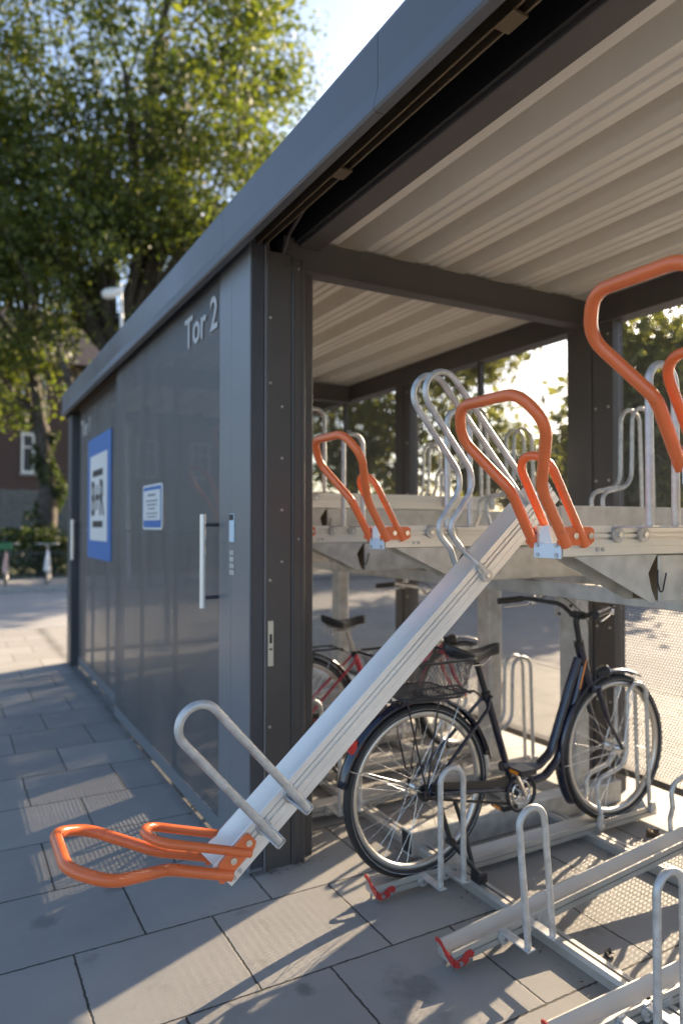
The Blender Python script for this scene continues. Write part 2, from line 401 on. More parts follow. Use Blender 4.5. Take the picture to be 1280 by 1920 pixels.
# sliding rails under the fascia
f = MB().box((1.165, Y0, 2.775), (1.205, Y1-.1, 2.80)).box((1.165, Y0, 2.735), (1.172, Y1-.1, 2.775)).box((1.198, Y0, 2.735), (1.205, Y1-.1, 2.775))
f.box((1.235, Y0, 2.80), (1.25, Y1-.1, 2.812))
for yy in (1.25, 2.1): f.box((1.16, yy, 2.728), (1.21, yy+.07, 2.735))
sp(f, 'door_rail', BRASS)
sp(MB().bbox((1.374, Y0, 2.765), (1.478, Y1-.2, 2.815)), 'roof_beam', DARKW)
sp(MB().box((1.13, Y0, 2.90), (1.37, Y1-.1, 2.93)).box((1.352, Y0, 2.78), (1.371, Y1-.2, 2.899)).box((1.262, Y0, 2.80), (1.268, Y1-.2, 2.899)), 'recess_shade', BLACK)  # black sheets paint in the shade of the void between fascia and beam
# trapezoidal roof sheet
pr = []; x = 1.49; per = .31; zb, zt = 2.822, 2.928
top = []
def ribs(x0, n):
    pts = []
    for i in range(n):
        b = x0+i*per
        pts += [(b, zb), (b+.044, zb), (b+.050, zb+.011), (b+.060, zb+.011), (b+.066, zb), (b+.100, zb), (b+.106, zb+.011), (b+.116, zb+.011), (b+.122, zb), (b+.165, zb), (b+.190, zt), (b+.285, zt)]
    return pts
pts = [p for p in ribs(1.42, 7) if p[0] < 3.45]
poly = pts+[(x, z+.003) for x, z in reversed(pts)]
sp(MB().prof(poly, Y0, Y1-.02, Matrix(((0,1,0,0),(1,0,0,0),(0,0,1,0),(0,0,0,1)))), 'roof_sheet', CEIL)
sp(MB().box((1.13, Y0, 2.932), (3.44, Y1-.02, 2.94)), 'roof_deck', DARK)
for yb in (2.875, 5.72, 0.0):
    b_ = MB().bbox((1.30, yb, 2.655), (3.28, yb+.075, 2.808)).box((1.30, yb-.012, 2.655), (3.28, yb, 2.667))
    sp(b_, 'cross_beam', DARKW)
# corner post (camera side) and its trim
cp = sp(MB().bbox((1.215, 2.866, 0), (1.335, 3.05, 2.72)).bbox((1.337, 2.862, 0), (1.402, 3.05, 2.70)).bbox((1.404, 2.905, 0), (1.462, 3.05, 2.70)).box((1.348, 2.858, 0), (1.358, 2.863, 2.70)).box((1.382, 2.858, 0), (1.390, 2.863, 2.70)), 'corner_post', DARKW)
sc = MB()
for (px, z) in ((1.232, 2.42), (1.232, 2.13), (1.232, 1.26), (1.232, .62), (1.232, .3), (1.288, 2.03), (1.288, 1.80), (1.288, 1.57), (1.288, 1.34), (1.368, 2.66), (1.368, 1.44), (1.368, .28)):
    sc.cut().sweep([(px, 2.866, z), (px, 2.860, z), (px, 2.857, z)], .0065, 10, rfun=lambda t: .0065*(1-.5*t))
sp(sc, 'screw', STEELP, cp)
lk = MB().box((1.222, 2.861, .885), (1.247, 2.8655, 1.082)); sp(lk, 'strike_plate', STEELP, cp)
sp(MB().box((1.229, 2.859, .985), (1.240, 2.8605, 1.025)).cut().box((1.228, 2.859, .955), (1.241, 2.8605, .963)), 'latch_slot', SIGNK, cp)
# door leaves
def door(x, ya, yb, withstile=True):
    z0, z1 = .05, 2.735
    d = sp(MB().box((x, ya, z0+.05), (x+.0015, yb, z1)), 'door_leaf', MESHD)
    fr = MB().box((x-.004, ya, z0-.03), (x+.04, yb, z0+.05)).box((x+.002, ya, 1.452), (x+.03, yb, 1.466)).box((x+.002, ya, z1-.04), (x+.03, yb, z1+.02)).box((x+.002, yb-.03, z0), (x+.04, yb+.004, z1))
    n = int((yb-ya)/.95)
    for i in range(1, n+1): fr.box((x+.004, ya+i*(yb-ya)/(n+1), z0), (x+.03, ya+i*(yb-ya)/(n+1)+.018, z1))
    sp(fr, 'door_frame', PANELP, d)
    return d
d2 = door(1.142, 3.26, 5.71)
d1 = door(1.222, 5.74, 8.0)
st = MB().bbox((1.136, 3.095, .0), (1.205, 3.262, 2.765), .004).bbox((1.1355, 2.872, .0), (1.205, 3.092, 2.765), .004).box((1.206, 2.868, 0), (1.2135, 2.90, 2.74))
sp(st, 'door_stile', PANELP, d2)
sp(MB().box((1.145, 2.8665, .02), (1.200, 2.8715, 2.75)), 'stile_edge', DARK, d2)
sp(MB().bbox((1.14, 8.02, 0), (1.30, 8.26, 2.70)), 'corner_post', DARK)
def handle(xd, y, z0, z1, par):
    sp(MB().sweep([(xd-.075, y, z0), (xd-.075, y, z1)], .0145, 16), 'handle', ALUB, par)
    sp(MB().cyl((xd-.07, y, z1-.05), (xd+.004, y, z1-.05), .009).cut().cyl((xd-.07, y, z0+.05), (xd+.004, y, z0+.05), .009), 'handle_bracket', DARK, par)
handle(1.14, 3.29, 1.105, 1.555, d2)
handle(1.215, 7.93, 1.14, 1.565, d1)
rd = sp(MB().bbox((1.130, 3.045, 1.425), (1.1352, 3.105, 1.555), .002), 'card_reader', PALEB, d2)
sp(MB().box((1.1295, 3.048, 1.525), (1.1305, 3.102, 1.552)), 'reader_window', SIGNK, d2)
kp = MB()
for i in range(4):
    for j in range(2): kp.cut().bbox((1.131, 3.052+j*.028, 1.275+i*.03), (1.1352, 3.073+j*.028, 1.297+i*.03), .001)
sp(kp, 'keypad', GALV, d2)
# lettering: Blender text turned into mesh, lying on the doors (reads from -x side)
def text(s, size, x, y, z, m, par, name, squash=1.0, ext=.002):
    cu = bpy.data.curves.new(name, 'FONT'); cu.body = s; cu.size = size; cu.extrude = ext; cu.offset = size*.012
    o = bpy.data.objects.new('tmp_text', cu); COL.objects.link(o)
    dg = bpy.context.evaluated_depsgraph_get(); me = bpy.data.meshes.new_from_object(o.evaluated_get(dg))
    bpy.data.objects.remove(o)
    T = Matrix.Translation((x, y, z)) @ Matrix(((0,0,-1,0),(-1,0,0,0),(0,1,0,0),(0,0,0,1))) @ Matrix.Diagonal((squash, 1, 1, 1))
    me.transform(T); me.name = name; me.materials.clear(); me.materials.append(m)
    o = bpy.data.objects.new(name, me); COL.objects.link(o); o.parent = par
    return o
text('Tor 2', .235, 1.137, 3.84, 2.475, LETW, d2, 'lettering')
text('Tor 1', .235, 1.217, 7.86, 2.435, LETW, d1, 'lettering')
sg = sp(MB().box((1.211, 6.27, 1.19), (1.218, 7.42, 2.345)), 'sign', BLUE, d1)
sp(MB().box((1.2085, 6.42, 1.36), (1.2105, 7.27, 2.17)), 'sign_panel', SIGNW, d1)
sp(MB().box((1.206, 6.62, 1.965), (1.208, 7.12, 2.025)).cut().box((1.206, 6.62, 1.485), (1.208, 7.12, 1.545)), 'sign_bar', SIGNK, d1)
text('B+R', .47, 1.207, 7.20, 1.60, SIGNK, d1, 'sign_lettering', .78, .0015)
# small notice
def rrect(x, y0, y1, z0, z1, r, th, seg=5):
    pts = []
    for (cy, cz, a0) in ((y1-r, z1-r, 0), (y0+r, z1-r, 90), (y0+r, z0+r, 180), (y1-r, z0+r, 270)):
        for k in range(seg+1):
            a = R(a0+90*k/seg); pts.append((x, cy+r*math.cos(a), cz+r*math.sin(a)))
    return MB().poly(pts, (1, 0, 0), th)
sp(rrect(1.134, 4.295, 4.79, 1.475, 1.765, .03, .006), 'notice', SIGNW, d2)
sp(rrect(1.1325, 4.315, 4.77, 1.489, 1.751, .025, .001), 'notice_border', BLUE, d2)
sp(rrect(1.131, 4.33, 4.755, 1.535, 1.728, .012, .001), 'notice_panel', SIGNW, d2)
nt_ = MB()
for (ya, yb, z, h) in ((4.45, 4.64, 1.69, .014), (4.40, 4.69, 1.655, .010), (4.42, 4.66, 1.63, .010), (4.46, 4.63, 1.605, .010), (4.40, 4.68, 1.575, .008), (4.43, 4.66, 1.553, .008)):
    nt_.box((1.1295, ya, z), (1.1305, yb, z+h))
sp(nt_, 'notice_print', mat('grey_print', (.2, .22, .25), .6), d2)
# back wall: posts, thin mullions, rails and perforated sheets
for yb in (8.05, 4.77+2.07, 4.77, 2.745, .72, -1.3):
    w = .33 if abs(yb-2.745) < .01 else .2
    po = sp(MB().bbox((3.285, yb, 0), (3.375, yb+w*.45, 2.78)).bbox((3.275, yb+w*.45+.002, 0), (3.385, yb+w, 2.78)), 'back_post', DARKW)
    if 2 < yb < 6:
        s_ = MB()
        for k in range(6):
            for dy in (.03, .12): s_.cut().cyl((3.286, yb+dy, .5+k*.42), (3.279, yb+dy, .5+k*.42), .007, 8)
        sp(s_, 'screw', STEELP, po)
for yb in (7.05, 3.905, 5.88, 1.80, -.2):
    sp(MB().box((3.30, yb, .12), (3.335, yb+.035, 2.70)), 'mullion', DARKW)
sp(MB().bbox((3.28, Y0, .115), (3.36, Y1, .155)), 'bottom_rail', DARKW)
sp(MB().bbox((3.27, Y0, 2.672), (3.37, Y1, 2.815)), 'top_rail', DARKW)
for a, b in ((-1.1, .715), (.925, 2.74), (3.08, 4.765), (4.975, 6.835), (7.045, 8.045)):
    sp(MB().box((3.338, a, .15), (3.3395, b, 2.675)), 'perforated_panel', MESHB)
sp(MB().box((1.3, 8.20, .12), (3.28, 8.2015, 2.7)), 'perforated_panel', MESHX)
sp(MB().bbox((1.30, 8.18, .10), (3.28, 8.22, .14)).bbox((2.2, 8.18, .14), (2.26, 8.22, 2.65)), 'end_frame', DARKW)
# tubes of the door drive at the corner
tb = MB().sweep(fillet([(1.30, 2.90, 2.70), (1.29, 2.80, 2.78), (1.26, 2.5, 2.83), (1.24, 2.1, 2.86)], .08), .008, 8)
tb.sweep(fillet([(1.25, 2.92, 2.70), (1.22, 2.88, 2.78), (1.19, 2.80, 2.84)], .05), .008, 8)
tb.box((1.27, 2.42, 2.83), (1.30, 2.50, 2.88)).box((1.19, 2.72, 2.80), (1.215, 2.86, 2.815))
sp(tb, 'cable_conduit', DARKW)

# ------------------------------------------------------------------ rack frame
rk = tag(empty('rack_frame', (3, 3, 0)), 'galvanised steel frame of the two tier bike rack, standing inside the shelter', 'bike rack')
def rp(mb, name, m=GALVD, parent=None):
    o = mb.build(name, m)
    for q in [o]+getattr(mb, 'others', []):
        q.parent = parent or rk
        if not parent: q.matrix_parent_inverse = Matrix.Translation((-3, -3, 0))
    return o
rp(MB().bbox((2.90, .3, 1.155), (3.0, 6.4, 1.263), .006), 'cross_beam')
rp(MB().bbox((2.30, .3, 1.19), (2.36, 6.4, 1.255), .004), 'cross_beam')
for yb in (2.70, 3.39, 5.33):
    p_ = rp(MB().bbox((2.93, yb, .02), (3.03, yb+.12, 1.152), .006), 'post')
    if yb > 3: continue
    pl = MB().bbox((2.915, yb-.02, 1.0), (2.928, yb+.14, 1.153), .002)
    rp(pl, 'head_plate', GALV, p_)
    b_ = MB()
    for i in (0, 1):
        for j in range(3): b_.cut().cyl((2.915, yb+.02+i*.08, 1.02+j*.05), (2.909, yb+.02+i*.08, 1.02+j*.05), .009, 8)
    rp(b_, 'bolt', BPLAST, p_)  # black pegs stand in for the dark holes of the head plate
for yb in (2.655, 5.26):
    rp(MB().prof([(yb, 0), (yb+.09, 0), (yb+.09, .105), (yb+.085, .11), (yb+.005, .11), (yb, .105)], 1.84, 3.22), 'foot_beam')
    rp(MB().box((1.838, yb+.008, .01), (1.8395, yb+.082, .10)), 'foot_end_shade', SIGNK)  # black sheet stands for the shade inside the hollow beam end
    rp(MB().box((1.90, yb-.05, .0), (2.02, yb-.002, .008)).cyl((1.96, yb-.026, .008), (1.96, yb-.026, .03), .01, 6), 'floor_plate', GALV)
rail_p = [(0, 0), (.068, 0), (.068, .03), (.060, .042), (.042, .042), (.042, .024), (.030, .024), (.030, .042), (.010, .042), (0, .03)]
Sw = Matrix(((0,1,0,0),(1,0,0,0),(0,0,1,0),(0,0,0,1)))
for xr in (1.875, 2.66):
    rp(MB().prof([(xr+a, b+.002) for a, b in rail_p], 1.30, 6.4, Sw), 'floor_rail', ALUD)

# ------------------------------------------------------------------ trays (x = along the tray, from its front end)
TH, TW, TL = .085, .055, 1.67
def tray_profile(w, h, low):
    g = .007
    if low:   # one slot
        side = [(0, -.001), (.020, 0), (.021, -g), (.027, -g), (.028, 0), (h, 0)]
    else:
        side = [(0, -.001), (.022, -.0008), (.0225, -.0022), (.0240, -.0022), (.0245, -.0008), (.044, 0), (.0445, -g), (.051, -g), (.0515, 0), (.0605, 0), (.061, -g), (.066, -g), (.0665, 0), (h, 0)]
    L_ = [(-(w+o), z) for z, o in side]; R_ = [(w+o, z) for z, o in side]
    fl = .012
    return [(-w+.006, -.003), (w-.006, -.003)]+R_+[(w-.005, h), (.30*w, fl+.004), (.12*w, fl), (-.12*w, fl), (-.30*w, fl+.004), (-w+.005, h)]+L_[::-1]
prof_tray = tray_profile(TW, TH, False)
LW, LH = .044, .048
prof_low = tray_profile(LW, LH, True)
def tray_body(L=TL, x0=0, low=False):
    return MB().prof(prof_low if low else prof_tray, x0, L)
def guard(parent, zb=.085, h=.46, y=-.17, xa=.215, r=.0118, m=GALV, arm=False, TW=.055, zc=.070):
    t = fillet([(xa, y, zb), (xa, y, zb+h), (xa+.113, y, zb+h), (xa+.113, y, zb)], .0555, 10)
    g = MB().sweep(t, r, 12).build('tyre_guard', m, parent)
    b = MB()
    for k in (0, 1):
        x = xa+k*.113; b.cut()
        if arm:
            # tube lies in a pressed channel that carries it to the tray side
            b.box((x-.016, y-.004, zb-.012), (x+.016, -TW-.002, zb-.007)).box((x-.016, y-.004, zb-.012), (x-.0125, -TW-.002, zb+.012)).box((x+.0125, y-.004, zb-.012), (x+.016, -TW-.002, zb+.012))
        else:
            b.bbox((x-.017, y-.018, zb-.006), (x+.017, -TW-.002, zb), .0015)
            b.box((x-.017, -TW-.006, zb-.03), (x+.017, -TW-.002, zb))
    b.build('guard_bar', GALV, parent)
    c = MB()
    for k in (0, 1):
        x = xa+k*.113; c.cut()
        c.cyl((x, -TW-.001, zc-.012), (x, -TW-.011, zc-.012), .023, 18)
        c.box((x-.013, -TW-.0105, zc-.012), (x+.013, -TW-.0015, max(zb, zc)+.004))
    cl = c.build('clamp', GALV, parent)
    s = MB()
    for k in (0, 1): s.cut().cyl((xa+k*.113, -TW-.011, zc-.012), (xa+k*.113, -TW-.018, zc-.012), .0085, 10)
    s.build('bolt', CHROME, cl)
def holder(parent, x=1.255, y=.034, top=.675, r=.0105, base=.03, TW=.055):
    for sgn in (-1, 1):
        yy = sgn*y
        s0 = -1 if sgn < 0 else 1
        t = [(x, s0*(TW+.008), base), (x, s0*(TW+.008), .09), (x, yy, .15), (x-.005, yy, .245), (x+.205, yy, .285), (x+.215, yy, top), (x+.355, yy, top), (x+.375, yy, base)]
        MB().sweep(fillet(t, [0, .02, .02, .09, .09, .07, .07, 0], 9), r, 10).build('wheel_holder', GALV, parent)
    c = MB()
    for xx in (x, x+.375):
        c.cut().cyl((xx, -TW-.001, .033), (xx, -TW-.016, .033), .022, 16).box((xx-.015, -TW-.014, .033), (xx+.015, -TW-.001, .075))
    cl = c.build('clamp', GALV, parent)
    MB().cyl((x, -TW-.016, .033), (x, -TW-.023, .033), .008, 10).cut().cyl((x+.375, -TW-.016, .033), (x+.375, -TW-.023, .033), .008, 10).build('bolt', CHROME, cl)
def handle_loops(parent, phi=120, z=.036, x=0.0):
    c, s = math.cos(R(phi)), math.sin(R(phi))
    def P(a, b, dx=0): return (x+dx+a*c, b, z+a*s)
    big = [P(-.01, -.060), P(.175, -.060), P(.37, -.165), P(.45, -.150), P(.45, .150), P(.37, .165), P(.175, .060), P(-.01, .060)]
    big = [P(-.01, -.062), P(.175, -.060), P(.355, -.172), P(.452, -.118), P(.452, .118), P(.355, .172), P(.175, .060), P(-.01, .062)]
    MB().sweep(fillet(big, [0, .10, .075, .075, .075, .075, .10, 0], 9), .0157, 18).build('handle_loop', ORANGE, parent)
    sm = [P(-.01, -.062, .075), P(.285, -.060, .075), P(.285, .060, .075), P(-.01, .062, .075)]
    MB().sweep(fillet(sm, [0, .058, .058, 0], 10), .0125, 16).build('inner_loop', ORANGE, parent)
    pl = MB()
    for sg_ in (-1, 1):
        ya = sg_*(TW+.003)
        o = [(x-.030, ya, .040), (x-.022, ya, .030), (x+.096, ya, .030), (x+.112, ya, .040), (x+.112, ya, .074), (x+.100, ya, .081), (x+.005, ya, .081), (x-.015, ya, .066)]
        pl.cut().poly(o, (0, sg_, 0), .006)
    pl.build('handle_bracket', ORANGE, parent)
    b = MB()
    for xx in (.035, .095):
        b.cut().cyl((x+xx, -TW-.0085, .056), (x+xx, -TW-.015, .056), .0095, 14)
    bb = b.build('bolt', CHROME, parent)
def endplate(parent, low=-.008):
    MB().bbox((-.008, -.052, low), (-.003, .052, .036), .001).build('end_plate', PLATEB, parent)
    MB().poly([(-.0075, -.02, .037), (-.0075, .03, .037), (-.0075, .028, .078), (-.0075, -.005, .088)], (1, 0, 0), .004).build('end_tongue', WHITE, parent)
    b = MB()
    for yy in (-.036, .036):
        for zz in (.002, .030): b.cut().cyl((-.008, yy, zz), (-.0125, yy, zz), .006, 8)
    for xx in (.135, .158): b.cut().cyl((xx, -TW, .016), (xx, -TW-.004, .016), .006, 10)
    b.build('bolt', GALV, parent)
def guide(parent):
    # fixed guide under an upper tray: slanted sheet, then a box
    MB().poly([(.05, -.048, -.004), (.405, -.048, -.004), (.365, -.048, -.06), (.380, -.048, -.112), (.40, -.048, -.150), (.375, -.048, -.150)], (0, 1, 0), .004).cut().poly([(.05, .044, -.004), (.42, .044, -.004), (.42, .044, -.15), (.375, .044, -.148)], (0, 1, 0), .004).build('slanted_bracket', GALVD, parent)
    MB().bbox((.41, -.052, -.150), (1.72, .052, -.006), .004).build('guide_box', GALVD, parent)
    MB().box((.4085, -.047, -.145), (.4095, .047, -.010)).build('box_end_shade', BRASS, parent)  # dark plate paints the shaded inside of the open box end
    MB().sweep(fillet([(.40, -.055, -.05), (.395, -.058, -.09), (.41, -.06, -.135), (.43, -.062, -.06)], .02), .0026, 6).build('stop_wire', BPLAST, parent)

def upper_tray():
    t = empty('upper_tray'); tray_body().build('channel', ALU, t)
    handle_loops(t); endplate(t); guard(t); holder(t); guide(t)
    return t
UG = 'upper bike trays with orange pull handles'
ut = upper_tray(); ut.location = (1.5, 1.48, 1.415)
tag(ut, 'raised upper tray with complete orange handle in focus, right beside the lowered tray', 'bike tray', UG)
ups = [((1.5, 1.0, 1.605), 'highest raised upper tray nearest the camera, orange handle cut by the right edge'),
       ((1.5, 2.40, 1.415), 'raised upper tray whose orange handle shows just right of the corner post'),
       ((1.5, 3.24, 1.415), 'second low raised upper tray behind the lowered one, its handle hidden by the corner post'),
       ((1.5, 3.66, 1.605), 'higher raised upper tray with an upright guard hoop beside the corner post'),
       ((1.5, 4.10, 1.415), 'farthest raised upper tray inside the shelter')]
for loc, lab in ups:
    c = copy_tree(ut); c.location = loc; tag(c, lab, 'bike tray', UG)
# the lowered tray
ANG = R(41.0)
arm = empty('lowered_tray', (.667, 1.94, .468), (0, -ANG, 0))
tag(arm, 'upper bike tray pulled out and tilted down to the pavement with orange handle', 'bike tray')
tray_body(1.72, x0=.04).build('channel', ALUB, arm)
handle_loops(arm, 121, x=.055); guard(arm, zb=.05, xa=.207, arm=True, zc=.062); holder(arm, 1.275)
gb = MB()
for xx in (.135, .158): gb.cut().cyl((xx-.075, -TW, .012), (xx-.075, -TW-.004, .012), .006, 10)
gb.build('bolt', GALV, arm)
gr = tag(empty('tray_guide', (1.96, 1.94, 1.46)), 'open galvanised guide rail from which the lowered tray has been pulled out', 'guide rail')
MB().prof([(-.065, 0), (.065, 0), (.065, .115), (.058, .115), (.058, .006), (-.058, .006), (-.058, .115), (-.065, .115)], 0, 1.33).build('guide_channel', GALVD, gr)
MB().cyl((.04, -.07, .03), (.04, -.058, .03), .014, 12).cyl((.02, -.05, .05), (.02, .05, .05), .018, 14).build('roller', GALV, gr)
MB().prof([(-.045, -.18), (.045, -.18), (.045, 0), (-.045, 0)], .35, 1.25).build('support_box', GALVD, gr)

# lower trays
def lower_tray(high):
    t = empty('lower_tray'); tray_body(low=True).build('channel', ALUD, t)
    guard(t, zb=.048, h=.455, TW=LW, zc=.034); holder(t, TW=LW)
    ya = -LW-.001
    # yoke across the open end, then a lug along the near side
    yk = [(-.007, LW, .048), (-.007, LW+.001, .058), (-.007, LW-.014, .062), (-.007, .012, .055), (-.007, -.006, .040), (-.007, -LW+.008, .034), (-.007, -LW-.007, .030), (-.007, -LW-.007, .004), (-.007, -LW+.004, .006), (-.007, -.010, .020), (-.007, .008, .038), (-.007, .022, .046)]
    MB().poly(yk, (1, 0, 0), .006).poly([(-.006, ya, .030), (.014, ya, .016), (.034, ya, .018), (.050, ya, .032), (.072, ya, .034), (.084, ya, .020), (.074, ya, .004), (.040, ya, -.006), (.012, ya, -.008), (-.006, ya, .004)], (0, -1, 0), .006).build('end_clip', RED, t)
    b = MB()
    for xx in (.022, .062): b.cut().cyl((xx, -LW-.008, .008), (xx, -LW-.014, .008), .0085, 12)
    b.build('bolt', CHROME, t)
    MB().cyl((.012, -.02, -.03), (.012, -.02, .011), .006, 8).cut().cyl((.012, .02, -.03), (.012, .02, .011), .006, 8).build('levelling_bolt', CHROME, t)
    return t
LG = 'lower bike trays in a row along the shelter'
lt = lower_tray(False); lt.location = (1.485, 2.43, .032)
tag(lt, 'low aluminium floor tray that carries the navy city bike', 'bike tray', LG)
lows = [((1.48, 1.94, .032), 5.2, 'empty floor tray rising to the back, fully in view before the navy city bike'),
        ((1.495, 1.465, .032), 0, 'empty floor tray cut off by the bottom right corner of the photo'),
        ((1.48, 3.24, .032), 0, 'empty floor tray between the navy city bike and the crimson bike'),
        ((1.48, 3.66, .032), 0, 'floor tray that carries the crimson bike beside the corner post'),
        ((1.48, 4.10, .032), 0, 'farthest floor tray in view, behind the crimson bike')]
for loc, tilt, lab in lows:
    c = copy_tree(lt); c.location = loc; c.rotation_euler = (0, -R(tilt), 0); tag(c, lab, 'bike tray', LG)
    if tilt:
        MB().bbox((.375, -.050, -.03), (.43, -.040, .042), .001).bbox((.385, -.038, -.03), (.42, .038, -.004), .001).build('tray_support', GALV, c)
    else:
        MB().bbox((.39, -.049, -.015), (.445, -.040, .032), .001).build('tray_support', GALV, c)
MB().bbox((.39, -.049, -.015), (.445, -.040, .032), .001).build('tray_support', GALV, lt)

# ------------------------------------------------------------------ bicycles (origin below the rear hub, x forwards)
WR = .350
def wheel(cx, name, parent, spokes=32):
    w = MB().torus((cx, 0, WR), WR-.020, .020, n=72, k=12, flat=1.0).build(name, BLACK, parent)
    rim = MB()
    ro, ri, hw = WR-.030, WR-.058, .0125
    vs = []; fs = []; n = 72
    for i in range(n):
        a = 2*math.pi*i/n
        for (rr, yy) in ((ro, -hw), (ri+.006, -hw), (ri, 0), (ri+.006, hw), (ro, hw)):
            vs.append((cx+rr*math.cos(a), yy, WR+rr*math.sin(a)))
    for i in range(n):
        for k in range(5): fs.append((i*5+k, i*5+(k+1) % 5, ((i+1) % n)*5+(k+1) % 5, ((i+1) % n)*5+k))
    rim.add(vs, fs, True).build('rim', RIM, w)
    rf = MB()
    for s_ in (-1, 1): rf.cut().torus((cx, s_*.0165, WR), WR-.022, .0032, n=72, k=6)
    rf.build('reflective_stripe', REFL, w)
    sp_ = MB()
    for i in range(spokes):
        sd_ = 1 if i % 2 else -1; a = 2*math.pi*i/spokes; b = a+(1 if (i//2) % 2 else -1)*1.05
        sp_.sweep([(cx+.026*math.cos(b), sd_*.030, WR+.026*math.sin(b)), (cx+(WR-.055)*math.cos(a), sd_*.002, WR+(WR-.055)*math.sin(a))], .0011, 5, cap=False)
    sp_.build('spokes', CHROME, w)
    MB().cyl((cx, -.045, WR), (cx, .045, WR), .015, 16).cyl((cx, -.034, WR), (cx, -.029, WR), .03, 16).cyl((cx, .029, WR), (cx, .034, WR), .03, 16).cyl((cx, -.065, WR), (cx, .065, WR), .006, 10).build('hub', CHROME, w)
    return w
def fender(cx, a0, a1, m, parent, stay):
    vs = []; fs = []; n = 36; rr = WR+.014
    for i in range(n+1):
        a = R(a0+(a1-a0)*i/n); flare = 0
        for k in range(9):
            t = math.pi*k/8; y = -.028*math.cos(t); dr = .016*math.sin(t)
            vs.append((cx+(rr+dr)*math.cos(a), y, WR+(rr+dr)*math.sin(a)))
        for k in range(9):
            t = math.pi*(8-k)/8; y = -.026*math.cos(t); dr = .016*math.sin(t)-.0018
            vs.append((cx+(rr+dr)*math.cos(a), y, WR+(rr+dr)*math.sin(a)))
    for i in range(n):
        for k in range(18): fs.append((i*18+k, i*18+(k+1) % 18, (i+1)*18+(k+1) % 18, (i+1)*18+k))
    fs += [tuple(range(18)), tuple(n*18+k for k in range(18))[::-1]]
    f = MB().add(vs, fs, True).build('fender', m, parent)
    s = MB()
    for aa in stay:
        for sg_ in (-1, 1):
            s.cut().sweep([(cx, sg_*.055, WR), (cx+(rr)*math.cos(R(aa)), sg_*.028, WR+rr*math.sin(R(aa)))], .0022, 6)
    s.build('fender_stay', CHROME, f)
    return f
def saddle(parent, x0=.135, x1=.43, z=.885):
    vs = []; fs = []; n = 22; L = x1-x0
    for i in range(n+1):
        t = i/n
        w = (.082*math.sin(min(1, t/.34)*math.pi/2) if t < .34 else .082*(1-.80*((t-.34)/.5)**.8 if t < .84 else .2))
        if t > .34: w = .020+.062*max(0, 1-((t-.34)/.48))**1.5 if t < .82 else .020
        if t > .94: w *= math.sqrt(max(.02, 1-((t-.94)/.062)**2))
        w = max(w, .006); top = .012*math.cos(t*math.pi*2)*.9+.018*(t < .3)*(1-t/.3); h = .034 if t > .1 else .02+.014*t/.1
        for k in range(14):
            a = 2*math.pi*k/14
            yy = w*math.copysign(abs(math.cos(a))**.7, math.cos(a)); s_ = math.sin(a)
            zz = z+top+(.018*abs(s_)**.8 if s_ > 0 else -h*abs(s_)**.7)*(1 if s_ > 0 else 1)
            vs.append((x0+L*t, yy, zz))
    for i in range(n):
        for k in range(14): fs.append((i*14+k, i*14+(k+1) % 14, (i+1)*14+(k+1) % 14, (i+1)*14+k))
    fs += [tuple(range(14)), tuple(n*14+k for k in range(14))[::-1]]
    sd_ = MB().add(vs, fs, True).build('saddle', BPLAST, parent)
    r = MB()
    for s_ in (-1, 1): r.sweep(fillet([(x0+.05, s_*.04, z-.02), (x0+.09, s_*.022, z-.055), (x0+.19, s_*.020, z-.055), (x1-.03, s_*.008, z-.01)], .02), .0038, 6)
    for s_ in (-1, 1):
        hx = [(x0+.05+.012*math.cos(k*.6), s_*.04+.012*math.sin(k*.6), z-.025-k*.0011) for k in range(42)]
        r.sweep(hx, .0022, 5)
    r.build('saddle_rail', CHROME, sd_)
